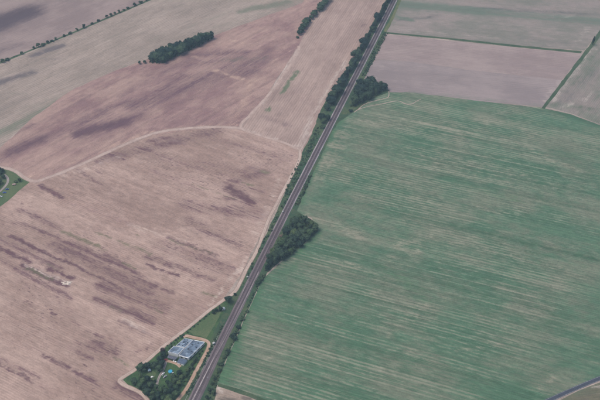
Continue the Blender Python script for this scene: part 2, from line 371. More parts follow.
sheet('stubble_field', [(-60, 205), (0, 200), (14, 191), (29, 181.5), (36, 181), (62, 171), (110, 152), (150, 136), (205, 128), (240, 128), (297, 147), (303, 150), (289, 184), (262, 232), (240, 276), (222, 300),
                       (190, 326), (165, 346), (132, 371), (121, 380), (128, 387), (140, 392), (150, 402), (165, 430), (-70, 430)], Z*1.3, M_D, 3.0, 1.0, sD)
sE = dict(dark=[(361, 27, 364, 24, 2.5, .8), (262, 116, 290, 126, 6, .5), (325, 60, 340, 40, 4, .35), (280, 100, 300, 88, 5, .4), (300, 85, 330, 30, 3, .3), (290, 125, 318, 70, 3, .3), (330, 70, 356, 20, 2.5, .3)],
          green=[(281, 94, 298, 71, 1.2, 1.2), (268, 111, 270, 108, 1.3, 1), (320, 30, 345, 5, 3, .2)],
          pale=[(298, 50, 262, 104, 3, .7), (300, 148, 310, 120, 5, .5), (310, 118, 345, 62, 3, .5), (325, 20, 300, 60, 4, .3), (242, 128, 296, 146, 2, .5)])
sheet('stubble_field', [(320, 5), (352, -56), (440, -90), (394, 0), (378, 28), (345, 84), (335, 104), (322, 140), (303, 152), (297, 147), (240, 128), (264, 100), (299, 45)], Z*1.45, M_E, 5, 1.2, sE)
sG = dict(dark=[(450, 225, 605, 262, 2.5, .95), (358, 203, 450, 226, 2, .7), (310, 208, 360, 222, 1.5, .5), (323, 252, 600, 325, 1.5, .7), (300, 265, 600, 345, 1.2, .6), (455, 300, 600, 340, 4, .5),
                (545, 108, 610, 128, 6, .7), (478, 402, 610, 345, 8, .5), (400, 95, 545, 112, 4, .4), (560, 150, 620, 200, 20, .45), (540, 330, 610, 300, 14, .4), (450, 100, 600, 150, 8, .3)],
          green=[(346, 108, 318, 160, 5, .75), (318, 160, 300, 204, 5, .75), (266, 276, 243, 318, 6, .85), (243, 318, 222, 376, 8, .9), (236, 350, 224, 386, 9, .7), (255, 310, 290, 330, 10, .5),
                 (318, 232, 300, 252, 5, .8), (310, 255, 280, 275, 6, .5), (360, 93, 410, 91, 2, .8), (430, 160, 434, 162, 3, .8), (330, 170, 400, 185, 6, .35), (440, 175, 520, 200, 9, .4), (300, 300, 370, 340, 8, .35),
                 (385, 265, 430, 300, 9, .45), (520, 220, 600, 245, 6, .3)],
          pale=[(360, 120, 470, 128, 16, .34), (440, 160, 600, 190, 22, .34), (350, 175, 440, 200, 16, .32), (480, 120, 600, 150, 14, .3), (430, 225, 560, 250, 14, .26), (305, 214, 332, 224, 5, .6), (332, 222, 362, 236, 8, .4), (400, 245, 428, 238, 8, .45), (385, 262, 420, 250, 7, .4), (428, 306, 385, 338, 5, .4), (460, 296, 420, 312, 5, .3), (345, 262, 395, 285, 6, .35), (330, 340, 380, 368, 6, .35),
                (450, 241, 602, 281, 1.1, .5), (480, 300, 520, 350, 6, .3), (500, 285, 545, 305, 5, .35), (540, 390, 555, 380, 2, .6), 
                (345, 128, 322, 180, 1.2, .6), (338, 130, 314, 182, 1, .6), (350, 130, 335, 165, 4, .4), (420, 130, 500, 140, 10, .3), (370, 140, 450, 155, 8, .3), (530, 150, 600, 180, 7, .35), (460, 205, 520, 215, 7, .4),
                (245, 372, 300, 340, 6, .35), (250, 350, 330, 372, 4, .3), (250, 395, 245, 375, 3, .3), (300, 378, 370, 398, 5, .3), (460, 350, 500, 345, 6, .45), (520, 118, 600, 150, 4, .3)])
sheet('green_field', [(353, 108), (372, 96), (388, 91), (412, 92), (480, 101), (543, 108), (570, 114), (605, 127), (700, 160), (720, 330), (605, 376), (575, 387), (552, 399), (530, 412),
                     (470, 430), (300, 430), (262, 401), (250, 395.5), (222, 385), (217, 385), (219, 378), (228, 356), (243, 322), (252, 303), (262, 280), (285, 258), (300, 248), (318, 231), (312, 218),
                     (293, 212), (308, 178), (325, 140), (338, 122)], Z*1.2, M_G, 5.0, .7, sG)
sI = dict(dark=[(470, 8, 600, 14, 5, .6), (400, 20, 440, 16, 2, .6), (520, 38, 585, 45, 5, .4), (430, 12, 470, 6, 4, .4)], green=[(398, 4, 480, 12, 9, 1.1), (480, 12, 600, 22, 9, .8), (392, 24, 402, 2, 3, .6), (400, 18, 412, 20, 1, .9), (560, 60, 580, 52, 3, .4)],
          pale=[(560, 20, 590, 8, 1.2, .3), (590, 26, 575, 44, 2, .4), (400, 30, 500, 38, 3, .3)])
sheet('meadow', [(384, 32.5), (404, -10), (450, -90), (760, -60), (640, 0), (600, 30), (584, 50.5), (500, 44)], Z, M_I, 8, 1.5, sI)
sH = dict(dark=[(400, 58, 540, 76, 3, .3), (480, 62, 570, 70, 5, .35)], green=[(380, 60, 460, 70, 1, .5)], pale=[(375, 58, 368, 78, 3, .4), (545, 82, 530, 104, 4, .4)])
sheet('mown_field', [(364, 78), (372, 62), (384, 34), (500, 46), (583, 53.5), (562, 80), (470, 70), (408, 61.5), (378, 60)], Z*1.1, M_H, 8, 1, sH)
sheet('mown_field', [(364, 78), (372, 63), (378, 60), (408, 61.5), (470, 70), (562, 80), (544, 107), (480, 101), (412, 92.5), (388, 92)], Z*1.25, M_H2, 8, 1,
      dict(dark=[(400, 72, 540, 92, 4, .35), (440, 80, 540, 96, 5, .3)], green=[(410, 92, 545, 106, 1.6, .5)], pale=[(560, 80, 543, 104, 4, .5), (384, 64, 374, 78, 3, .4)]))
sJ = dict(dark=[(560, 105, 595, 70, 8, .4)], green=[(600, 110, 552, 104, 5, .6), (575, 85, 600, 60, 6, .5), (590, 100, 610, 85, 5, .5), (600, 50, 590, 60, 4, .6)], pale=[(551, 100, 590, 48, 2, .6), (560, 108, 600, 92, 1, .4)])
sheet('meadow', [(546, 107), (589, 50), (600, 32), (640, 0), (760, 40), (700, 158), (605, 126), (570, 113)], Z*1.1, M_J, 8, 1, sJ)
sheet('fallow_field', [(545, 412), (556, 402.5), (578, 391), (606, 380.5), (720, 340), (720, 430), (540, 430)], Z, M_K, 8, 1,
      dict(dark=[(575, 398, 600, 386, 3, .6)], green=[(556, 403, 606, 382, 2, .9)], pale=[(592, 390, 606, 386, 3, .5)]))
sheet('sandy_field', [(215, 389), (219, 386), (234, 391), (250, 396.5), (262, 402), (300, 430), (200, 430)], Z*1.35, M_S, 3, .6,
      dict(dark=[(222, 400, 250, 399, 4, .9), (224, 394, 226, 402, 1.2, .7)], green=[(250, 404, 262, 408, 3, .4)], pale=[(217, 389, 222, 393, 3, .7)]))
# verges and margins
sheet('grass_verge', [(300, 157), (312, 134), (318, 116), (326, 100), (332, 96), (345, 72), (362, 46), (377, 18), (388, -4), (430, -80), (440, -80), (401, 0), (393, 20), (385, 35), (373, 62), (364, 79), (380, 84), (390, 91), (372, 99), (356, 111),
                      (340, 121), (333, 130), (328, 142), (310, 180), (297, 211), (318, 224), (318, 231), (300, 248), (285, 258), (267, 273), (259, 286), (251, 304), (242, 323), (235, 341), (227, 358), (219, 378), (216, 390), (214, 402), (200, 430), (150, 430),
                      (190, 372), (222, 303), (236, 291), (243, 277), (258, 250), (269, 228), (291, 180)], Z*2.0, M_verge, 6, 1.2)
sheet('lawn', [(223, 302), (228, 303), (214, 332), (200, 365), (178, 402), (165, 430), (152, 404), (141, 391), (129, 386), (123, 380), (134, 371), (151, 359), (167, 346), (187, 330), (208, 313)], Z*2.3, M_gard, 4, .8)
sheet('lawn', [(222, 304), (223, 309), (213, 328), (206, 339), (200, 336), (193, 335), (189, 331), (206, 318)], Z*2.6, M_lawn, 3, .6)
sheet('lawn', [(147, 374), (153, 371), (156, 373), (155, 378), (149, 380), (143, 379)], Z*2.6, M_lawn, 2, .4)
sheet('lawn', [(-40, 158), (0, 167), (12, 171.5), (31, 181), (20, 190), (8, 201), (-40, 235)], Z*1.8, M_lawn, 4, .5)
sheet('grass_margin', [(-6, 66.3), (-6, 64.7), (75, 31), (152, -2), (153, -.8), (76, 32.2)], Z*1.6, M_hedgegrass, 5, .8)
sheet('grass_margin', [(384, 31.8), (450, 37.9), (520, 45.4), (582, 51.2), (581, 53.2), (520, 47.5), (450, 39.6), (384, 33.2)], Z*1.6, M_hedgegrass, 5, .8)
sheet('grass_margin', [(541.5, 108), (560.5, 83), (590.5, 44), (620, 0), (625, 0), (592.5, 47), (562, 86.5), (544.5, 109)], Z*1.8, M_hedgegrass, 4, .8)
sheet('grass_margin', [(217.5, 386.5), (219, 383.5), (235, 388), (252, 394), (270, 401), (285, 406), (275, 408), (262, 403), (248, 396.5), (233, 391.5)], Z*1.9, M_hedgegrass, 3, .5)
sheet('grass_verge', [(383.5, 31), (392, 16), (398.5, 0), (416, -40), (419, -40), (401, 0), (394.5, 17), (386, 32.5)], Z*2.2, M_yelgrass, 4, .6)

# tracks and drives
def track(name, pts, hw, z, mat, jit=.35):
    path = smooth_path([at(x, y).to_2d() for x, y in pts], 3.0)
    return ribbon(name, path, [(-hw, z), (-hw*.5, z+.03), (0, z+.03), (hw*.5, z+.03), (hw, z)], mat, jit, 'structure')
track('dirt_track', [(300, 150), (299, 160), (289, 180), (278, 201), (268, 221), (257, 250), (247, 268), (236, 290), (225, 299), (207, 312), (187, 328.5), (166, 344), (150, 358), (133, 371), (122, 378), (119.5, 381.5), (127, 386.5), (139, 392), (148, 401), (158, 420)], 2.3, Z*2.7, M_dirt)
track('dirt_track', [(299, 46), (297, 54), (281, 78), (264, 100), (250, 115), (241, 127.5), (262, 136), (282, 142), (300, 150)], 2.2, Z*1.9, M_dirt2, .8)
track('dirt_track', [(-20, 163), (0, 167), (15, 171), (32, 181), (50, 177), (80, 165), (110, 151), (150, 134.5), (180, 129), (215, 127), (240, 128)], 3.2, Z*1.7, M_dirt2, 1.2)
track('dirt_track', [(354, 112.5), (358, 109.7), (368, 106.5), (382, 103.8), (397.5, 101), (405, 103.6), (411, 104.2), (417, 101), (421, 99)], .55, Z*2.2, M_dirt2, .3)
track('dirt_track', [(358, 109.7), (362.5, 105.5), (368, 102.8), (378, 100), (387, 97.8), (389, 94.5), (388.5, 91)], .55, Z*2.25, M_dirt2, .3)
track('gravel_drive', [(183.5, 337), (187, 336), (193, 337.5), (200, 339), (206.5, 341), (209, 344), (207.5, 350), (202, 360), (195, 373), (187, 388), (179, 398.5), (172, 407)], 2.0, Z*3.2, M_drive)
track('garden_path', [(166, 361.5), (164.5, 367), (161.5, 373), (158, 380), (157, 386), (159, 391)], 1.3, Z*3.2, M_path)
track('garden_path', [(166, 360.8), (172, 362.3), (177, 364.2), (180.5, 367)], 1.6, Z*3.4, M_drive)
track('village_lane', [(-10, 197), (-2, 193), (4, 187.5), (7.5, 183), (8, 179.5), (6.5, 176.5), (4, 174.5)], 1.6, Z*2.6, M_path)
M_asph = plain('worn_asphalt', (.055, .062, .08), .85, 0, .15, .3)
road = smooth_path([at(x, y).to_2d() for x, y in [(500, 425), (536, 406.5), (553, 398.6), (575, 388.8), (602, 377.6), (660, 356), (730, 330)]], 5)
ribbon('road', road, [(-2.4, Z*2), (-2.1, Z*2+.06), (2.1, Z*2+.06), (2.4, Z*2)], M_asph, 0, 'structure')
M_line = plain('road_paint', (.40, .40, .40), .8, 0, .4, .4)
for s in (-1, 1): tag(ribbon('road_line', road, [(s*1.85-.08, Z*2+.075), (s*1.85+.08, Z*2+.075)], M_line), kind='structure')

# ------------------------------------------------------------------ railway
cl = [(394, 0), (386, 18), (374.5, 39), (353.7, 80), (342, 100), (323.5, 140), (302, 180), (292.5, 200), (282.5, 220), (256.5, 270), (237, 310), (231.3, 320), (213.3, 358), (203.8, 380), (193, 400)]
W = np.array([at(x, y).to_2d() for x, y in cl])
cf = np.polyfit((W[:, 1]-900)/500, W[:, 0], 3)
railx = lambda y: float(np.polyval(cf, (y-900)/500))
y0, y1 = W[-1, 1]-60, W[0, 1]+30
ys = np.arange(y0, y1, 6.0)
rail_path = [Vector((railx(y), y)) for y in ys]
d0 = (rail_path[0]-rail_path[1]).normalized(); d1 = (rail_path[-1]-rail_path[-2]).normalized()
rail_path = [rail_path[0]+d0*200]+rail_path+[rail_path[-1]+d1*k for k in (100, 300, 700)]
YW = at(0, 335).y
def bedprof(t):
    y = rail_path[int(round(t*(len(rail_path)-1)))].y
    e = 1.8*min(1, max(0, (YW-y)/60))           # the bed widens on the crop side near the house
    return [(-5.0, .10), (-4.5, .28), (-4.0, .33), (-3.5, .62), (-1.9, .70), (0, .68), (1.9, .70), (3.5+e, .62), (4.0+e, .33), (4.5+e, .28), (5.0+e, .10)]
tag(ribbon('railway_bed', rail_path, bedprof, M_ballast, .25), kind='structure')
rn = normals(rail_path)
def offpath(path, o): return [p+n*o for p, n in zip(path, normals(path))]
def resample(path, step):
    out = [path[0]]; acc = 0
    for a, b in zip(path, path[1:]):
        L = (b-a).length; t = step-acc
        while t <= L: out.append(a.lerp(b, t/L)); t += step
        acc = (acc+L) % step
    return out
for off, lab in ((-1.9, 'railway track on the stubble side of the double line'), (1.9, 'railway track on the green crop side of the double line')):
    c = offpath(rail_path, off)
    root = empty('railway_track', (c[0].x, c[0].y, .7))
    tag(root, lab, 'railway track', 'two tracks of the railway line')
    loc = [p-c[0] for p in c]
    for g in (-.7525, .7525):
        ribbon('rail', loc, [(g-.075, .16), (g-.075, .33), (g+.075, .33), (g+.075, .16)], M_rail, parent=root, closed=True)
    sp = resample(loc, .65); ns = normals(sp); V = []; F = []
    for p, n in zip(sp, ns):
        t = Vector((-n.y, n.x)); b = len(V)
        for z in (-.04, .16):
            for (a, e) in ((-1.3, -.13), (1.3, -.13), (1.3, .13), (-1.3, .13)):
                q = p+n*a+t*e; V.append((q.x, q.y, z))
        F += [(b+4, b+5, b+6, b+7), (b, b+1, b+5, b+4), (b+1, b+2, b+6, b+5), (b+2, b+3, b+7, b+6), (b+3, b, b+4, b+7)]
    me = bpy.data.meshes.new('sleepers'); me.from_pydata(V, [], F)
    tag(mesh_obj('sleepers', me, M_sleeper, root), kind='stuff')
# walkway between the tracks and the cable trough on the garden side
wp = smooth_path([at(x, y).to_2d() for x, y in [(258.8, 272), (247, 296), (234.8, 320), (226.5, 336), (219.5, 349), (211.5, 363.5), (204, 378), (192.8, 400), (181, 424)]], 4)
ribbon('walkway', wp, [(-.55, .66), (-.5, .78), (.5, .78), (.55, .66)], M_walk, .12, 'structure')
ct = smooth_path([at(x, y).to_2d() for x, y in [(220, 331), (214, 345), (206, 362), (198.5, 377), (190, 391), (184, 403), (174, 424)]], 4)
ribbon('cable_trough', ct, [(-.25, .1), (-.25, .40), (.25, .40), (.25, .1)], plain('mossy_concrete', (.22, .24, .2), .9, 0, .3, .4), .1, 'structure')
wp = smooth_path([at(x, y).to_2d() for x, y in [(249, 281.5), (245, 288), (241.5, 295.5), (238, 303)]], 4)
ribbon('walkway', wp, [(-.5, .66), (-.45, .76), (.45, .76), (.5, .66)], M_walk, .1, 'structure')

# ------------------------------------------------------------------ trees
def leaf_mat(name, a, b, seed=0.):
    n = NT(name)
    oi = n.t.nodes.new('ShaderNodeObjectInfo').outputs['Random']
    f = n.noise(n.pos, .35, detail=3, seed=seed); g = n.noise(n.pos, 1.7, detail=2, seed=seed+2)
    k = n.math('ADD', n.math('MULTIPLY', f, .5), n.math('MULTIPLY', oi, .5))
    col = n.mix(n.ramp(k, .28, .72), (*a, 1), (*b, 1))
    n.b.inputs['Roughness'].default_value = .7
    m = n.out(n.mul(col, n.ramp(g, .25, .75, .7, 1.3)))
    return m
M_leaf = leaf_mat('deciduous_leaves', (.018, .040, .027), (.058, .094, .048), 1)
M_leaf2 = leaf_mat('pale_leaves', (.045, .085, .038), (.085, .125, .05), 2)
M_leaf3 = leaf_mat('copper_leaves', (.035, .026, .03), (.06, .04, .04), 3)
M_leaf4 = leaf_mat('conifer_needles', (.017, .038, .031), (.034, .062, .040), 4)
M_bark = plain('bark', (.09, .07, .055), .95, 0, .3, 3)

def tube(bm, a, b, r0, r1, n=6):
    a, b = Vector(a), Vector(b); d = (b-a).normalized(); u = d.orthogonal().normalized(); v = d.cross(u)
    r = []
    for p, rr in ((a, r0), (b, r1)):
        r.append([bm.verts.new(p+(u*math.cos(t)+v*math.sin(t))*rr) for t in (2*math.pi*k/n for k in range(n))])
    for k in range(n): bm.faces.new((r[0][k], r[0][(k+1) % n], r[1][(k+1) % n], r[1][k]))
    bm.faces.new(r[1])
def leaves(V, F, centre, rad, n, size, rg, squash=1.0):
    for _ in range(n):
        d = Vector(rg.normal(size=3)).normalized()
        if d.z < -.55: d.z *= -.6; d.normalize()
        r = rad*rg.uniform(.80, 1.22)
        p = centre+Vector((d.x*r, d.y*r, d.z*r*squash))
        nn = (d+Vector(rg.normal(size=3))*.45).normalized(); u = nn.orthogonal().normalized()
        u.rotate(Matrix.Rotation(rg.uniform(0, 6.28), 3, nn)); v = nn.cross(u)
        s = size*rg.uniform(.6, 1.3); b = len(V)
        V += [tuple(p+u*s), tuple(p+v*s*.7+nn*s*.25), tuple(p-u*s), tuple(p-v*s*.7+nn*s*.1)]
        F.append((b, b+1, b+2, b+3))
ICO = None
def ico(V, F, centre, rad, rg, squash=1.0):
    global ICO
    if ICO is None:
        bm = bmesh.new(); bmesh.ops.create_icosphere(bm, subdivisions=2, radius=1)
        ICO = ([v.co.copy() for v in bm.verts], [tuple(v.index for v in f.verts) for f in bm.faces]); bm.free()
    b = len(V)
    for c in ICO[0]:
        k = rad*(1+.35*mnoise.noise(c*1.7+centre*3)); V.append((centre.x+c.x*k, centre.y+c.y*k, centre.z+c.z*k*squash))
    F += [tuple(i+b for i in f) for f in ICO[1]]
def crown_mesh(kind, seed):
    rg = np.random.default_rng(seed); V, F = [], []
    if kind == 'round':
        lobes = [(Vector((0, 0, 6.0)), 2.5)]
        for k in range(9):
            a = k*2.4+rg.uniform(-.5, .5); rr = rg.uniform(1.3, 2.5); lobes.append((Vector((math.cos(a)*rr, math.sin(a)*rr, rg.uniform(3.6, 8.0)-rr*.35)), rg.uniform(1.1, 1.85)))
        for c, r in lobes:
            ico(V, F, c, r*.86, rg, .9); leaves(V, F, c, r, int(34*r*r/1.6), .42, rg, .95)
    elif kind == 'tall':
        for k in range(8):
            z = 2.2+k*.98; r = (1.0, 1.55, 1.8, 1.85, 1.7, 1.45, 1.1, .7)[k]*rg.uniform(.9, 1.1)
            c = Vector((rg.uniform(-.4, .4), rg.uniform(-.4, .4), z)); ico(V, F, c, r*.86, rg, .9); leaves(V, F, c, r, int(36*r*r/1.6)+12, .38, rg, 1.1)
    elif kind == 'conifer':
        for k in range(9):
            z = 1.4+k*1.0; r = 2.0*(1-k/10.5)*rg.uniform(.88, 1.1); c = Vector((rg.uniform(-.15, .15), rg.uniform(-.15, .15), z))
            ico(V, F, c, r*.8, rg, .6); leaves(V, F, c, r, int(44*r)+8, .34, rg, .6)
    else:   # bush
        for k in range(5):
            a = k*1.3+rg.uniform(-.3, .3); rr = rg.uniform(.1, 1.3); c = Vector((math.cos(a)*rr, math.sin(a)*rr, rg.uniform(.7, 1.5))); r = rg.uniform(.8, 1.25)
            ico(V, F, c, r*.85, rg, .8); leaves(V, F, c, r, 34, .33, rg, .9)
    me = bpy.data.meshes.new('crown'); me.from_pydata(V, [], F); me.update(); return me
def trunk_mesh(kind, seed):
    rg = np.random.default_rng(seed); bm = bmesh.new(); h = dict(round=5.5, tall=8, conifer=8.5, bush=.9)[kind]; r = dict(round=.26, tall=.24, conifer=.22, bush=.1)[kind]
    m = Vector((rg.uniform(-.2, .2), rg.uniform(-.2, .2), h*.5))
    tube(bm, (0, 0, -.25), m, r*1.25, r*.8); tube(bm, m, m+Vector((rg.uniform(-.2, .2), rg.uniform(-.2, .2), h*.5)), r*.8, r*.25)
    for k in range(4 if kind != 'bush' else 3):
        a = k*1.7+rg.uniform(0, 1); z0 = h*rg.uniform(.35, .75); p = Vector((m.x, m.y, z0)); tube(bm, p, p+Vector((math.cos(a)*h*.28, math.sin(a)*h*.28, h*.22)), r*.5, r*.12, 5)
    me = bpy.data.meshes.new('trunk'); bm.to_mesh(me); bm.free(); me.materials.append(M_bark); return me
LIB = {}
def lib(kind, mat, i):
    key = (kind, mat.name, i)
    if key not in LIB:
        c = crown_mesh(kind, 100+i*7+len(kind)); c.materials.append(mat)
        LIB[key] = (c, trunk_mesh(kind, 50+i))
    return LIB[key]
def tree(px, py, h, wide=1.0, kind='round', mat=None, label='', group=None, cat='tree', name=None, world=None, z=.12):
    """h: height in metres"""
    base = {'round': 8.6, 'tall': 10.0, 'conifer': 10.0, 'bush': 2.6}[kind]
    cm, tm = lib(kind, mat or M_leaf, random.randrange(5))
    p = world if world is not None else at(px, py).to_2d()
    s = h/base
    o = empty(name or ('bush' if kind == 'bush' else 'conifer_tree' if kind == 'conifer' else 'deciduous_tree'), (p[0], p[1], z), random.uniform(0, 6.28), (s*wide, s*wide, s))
    mesh_obj('trunk', tm, None, o); mesh_obj('crown', cm, None, o)
    return tag(o, label, cat, group)
def scatter(poly_px, dmin, tries=6000):
    q = np.array(P2(poly_px)); lo, hi = q.min(0), q.max(0); pts = []
    c = rng.uniform(lo, hi, (tries, 2)); c = c[pts_inside(c, q)]
    for p in c:
        if all((p[0]-a[0])**2+(p[1]-a[1])**2 > dmin*dmin for a in pts): pts.append(p)
    return pts
def wood(poly, dmin, h, label, group, kinds=('round',), mats=None, wide=1.0, ends=None):
    pts = scatter(poly, dmin)
    at_end = {}
    if ends:        # the trees at the ends of a wood can be pointed out one by one
        o = sorted(range(len(pts)), key=lambda i: pts[i][0]); at_end = {o[0]: 'leftmost tree of '+ends, o[-1]: 'rightmost tree of '+ends}
        o2 = [i for i in sorted(range(len(pts)), key=lambda i: pts[i][1]) if i not in at_end]
        at_end[o2[0]] = 'lowest tree in the photo of '+ends; at_end[o2[-1]] = 'topmost tree in the photo of '+ends
    rest = label.replace('dark green tree ', '').replace('leafy garden tree ', '').replace('leafy tree ', '').replace('green tree ', '')
    head = label[:len(label)-len(rest)].strip()
    for i, p in enumerate(pts):
        k = random.choice(kinds); m = random.choice(mats) if mats else M_leaf
        l, g = label, group
        if m is M_leaf2: l, g = 'pale yellowish green tree '+rest, 'pale '+group
        elif k == 'conifer': l, g = 'pointed dark conifer '+rest, 'conifers among '+group
        elif k == 'tall': l, g = 'slender upright '+head+' '+rest, 'slender '+group
        elif len(kinds) > 1: l = 'broad rounded '+head+' '+rest
        if i in at_end: l, g = at_end[i], None
        tree(0, 0, random.uniform(*h), wide*random.uniform(.85, 1.2), k, m, l, g, world=p)
def undergrowth(name, polys, dmin, size, label, mat, cat='shrubs'):
    V, F = [], []
    for poly in polys:
        for p in scatter(poly, dmin, 4000):
            s = random.uniform(*size); rg = np.random.default_rng(int(abs(p[0]*91+p[1]*37))); c = Vector((p[0], p[1], s*.55+.1))
            ico(V, F, c, s*.8, rg, .8); leaves(V, F, c, s, 16, s*.36, rg, .85)
    me = bpy.data.meshes.new(name); me.from_pydata(V, [], F); me.update()
    return tag(mesh_obj(name, me, mat), label, cat, None, 'stuff')

# wood in the middle of the tilled land
WU = [(149, 63), (156, 57), (170, 51.5), (190, 44.5), (207, 38.5), (212, 39), (201, 45), (181, 54.5), (163, 63.5)]
wood(WU, 6.2, (11.5, 15), 'dark green tree in the long narrow wood amid the tilled field', 'trees of the long field wood', ('round', 'round', 'tall'), [M_leaf, M_leaf, M_leaf4], 1.25, 'the long narrow wood amid the tilled field')
tree(139.7, 64, 4.6, 1.3, 'round', M_leaf, 'small rounded tree, outermost left of the long field wood')
tree(144.8, 63.3, 5.2, 1.2, 'round', M_leaf, 'small tree in the gap just left of the long field wood')
# wood on the crop side of the railway, upper
WR = [(361, 83.5), (373, 83.5), (386, 90.5), (371, 98), (355, 106), (350.5, 106.5), (355, 96)]
wood(WR, 5.8, (9.5, 13), 'dark green tree in the rounded copse between railway and mauve field', 'trees of the upper railway copse', ('round', 'round', 'tall'), [M_leaf, M_leaf, M_leaf4], 1.2, 'the rounded copse between railway and mauve field')
tree(281, 237.5, 4.2, 1.3, 'round', leaf_mat('dry_leaves', (.16, .12, .09), (.22, .17, .13), 6), 'pale brown dry tree on the rail side of the middle copse')
tree(350.7, 111.5, 3.4, 1.2, 'bush', M_leaf, 'lone dark bush on the verge just below the upper copse', cat='bush')
# wood on the crop side, middle
WM = [(295, 219.5), (304, 221), (317, 229.5), (314, 232.5), (299, 248.5), (284, 258), (268, 270.5), (263.5, 272), (271, 257), (279, 244), (287, 230)]
wood(WM, 5.4, (7.5, 11.5), 'green tree in the copse where railway and green crop meet', 'trees of the middle railway copse', ('round', 'round', 'round', 'tall'), [M_leaf, M_leaf, M_leaf, M_leaf, M_leaf2], 1.15, 'the copse between railway and green crop')
# belt along the stubble side of the railway
WL = [(388, 2), (381, 13), (372, 28), (366, 40), (359, 52), (352, 64), (345, 77), (337, 91), (329, 104), (333.5, 104), (343.5, 84), (353.8, 66), (363.5, 49), (375.2, 27), (385.5, 9), (390, 1)]
wood(WL, 5.6, (10.0, 15.0), 'dark green tree in the dense belt running beside the railway', 'trees of the railway belt', ('tall', 'round', 'tall', 'conifer'), [M_leaf, M_leaf4], 1.35)
wood([(391, 1), (388, 2), (440, -85), (446, -85)], 7, (8.0, 11.0), 'dark green tree in the dense belt running beside the railway', 'trees of the railway belt', ('tall', 'conifer'), [M_leaf, M_leaf4], 1.1)
for (x, y, h, wd, k, l) in [(321.5, 120, 10.5, 1.35, 'round', 'large rounded tree jutting into the stubble below the railway belt'),
                         (327.5, 120, 8, 1.25, 'round', 'rounded tree close to the rails below the railway belt'),
                         (323.5, 123, 7, 1.35, 'round', 'low tree between two larger ones below the railway belt'),
                         (322.5, 127.5, 4.0, 1.2, 'bush', 'lowest bush of the clump below the railway belt'),
                         (327, 110, 9, 1.35, 'round', 'broad tree at the foot of the railway belt'),
                         (331, 105, 9.5, 1.3, 'round', 'tree by the rails at the foot of the railway belt')]:
    tree(x, y, h, wd, k, M_leaf, l, cat='bush' if k == 'bush' else 'tree')
# hedge of trees at the top
hed = [(297.6, 38, 3.5), (299.5, 34.5, 7.5), (301.5, 31.5, 9), (303.5, 28.5, 9.5), (305.5, 25.5, 10), (307.5, 22.5, 9), (311.5, 19, 7), (313.5, 16.5, 9), (315, 14.5, 8.5), (319.5, 10.8, 9.5), (321.3, 8.6, 11), (323.2, 6.5, 10), (325.5, 4, 10), (328, 1.5, 10), (330.5, -1.5, 10)]
for i, (x, y, h) in enumerate(hed):
    if i == 0: tree(x, y, h, 1.0, 'bush', M_leaf, 'small bush at the lower tip of the curved row of trees', cat='bush')
    else: tree(x, y, h, 1.55, 'round', M_leaf, 'dark round tree in the curved row beside the upper stubble', 'trees of the curved row')
# far hedgerow
far = [(3, 62.5, 6.5), (7.3, 60.5, 4), (22, 54.3, 5), (34, 48.7, 4.5), (38.7, 47, 7), (43, 45.6, 4), (48, 43.3, 5), (52, 41.6, 3.2), (56, 39.8, 4.2), (64, 36.2, 3), (70, 33.8, 3.5), (77, 30.6, 4.5), (84.3, 27.8, 6), (92, 24, 3), (98.5, 21.2, 3.6), (107, 17.6, 5), (111, 16, 5.2), (115, 14.2, 4.5), (119, 12.6, 5), (124, 10.3, 3.2), (128, 8.6, 4), (134.6, 6, 6.2), (141, 3, 3.8), (146, .8, 4.5)]
fl = {0: 'leftmost large tree in the far hedgerow at the photo edge', 4: 'tallest round tree in the left half of the far hedgerow', 12: 'large round tree at the middle of the far hedgerow', 21: 'large round tree near the right end of the far hedgerow'}
for i, (x, y, h) in enumerate(far):
    tree(x, y, h, 1.2, 'round' if h > 4 else 'bush', M_leaf, fl.get(i, 'small shrubby tree in the thin hedgerow along the far tilled field'), None if i in fl else 'small trees of the far hedgerow')
# lone tall tree, right edge
tree(592.4, 45, 16, .6, 'tall', M_leaf, 'narrow tall tree alone at the field corner by the right edge')
# railway side trees near the house
for (x, y, h, wd, m, l) in [(228.3, 302.5, 8.6, 1.25, M_leaf, 'large round tree between dirt track and railway above the house'), (235, 295.5, 3.6, 1.1, M_leaf, 'small round tree beside the rails, right of the large one'),
                         (220.8, 310.5, 5.5, 1.15, M_leaf, 'round tree on the dirt track bend beside the small shed'), (214, 314, 3.4, 1.2, M_leaf, 'small tree in the hedge above the lawn'),
                         (216.8, 311.5, 3.8, 1.2, M_leaf, 'small tree second from the shed in the lawn hedge'),
                         (141.3, 371, 10, 1.2, M_leaf, 'largest round tree by the dirt track bend, left of the garden'), (147.5, 368.5, 8, 1.1, M_leaf, 'round tree right of the largest one by the track'),
                         (163.2, 352.8, 7.2, 1.0, M_leaf3, 'dark copper coloured tree at the front left corner of the building'),
                         (166.8, 355.5, 3.4, 1.1, M_leaf2, 'small pale green tree beside the copper tree')]:
    tree(x, y, h, wd, 'round', m, l)
gt = [[(152, 366), (164, 356), (164, 363), (160, 372), (156, 371)], [(131, 383), (141, 378), (156, 382), (157, 388), (170, 392), (177, 396), (168, 406), (156, 404), (146, 394)], [(163, 386), (171, 382), (174, 376), (181, 370), (184, 377), (178, 390), (168, 392)], [(186, 370), (191, 365), (195, 361), (193, 368), (187, 377), (184, 375)]]
gl = [('leafy garden tree between the dirt track and the garden path', 'trees left of the garden path', (6, 8.5), 5.5), ('leafy tree of the dense thicket at the foot of the garden', 'trees of the garden thicket', (5, 8), 5.2),
      ('leafy garden tree just below the blue pool', 'trees below the pool', (4.5, 7), 5.5), ('leafy tree between the building and the gravel drive', 'trees beside the gravel drive', (3.5, 5.5), 5.0)]
for poly, (l, g, h, dm) in zip(gt, gl): wood(poly, dm, h, l, g, ('round',), [M_leaf, M_leaf, M_leaf, M_leaf2], 1.15)
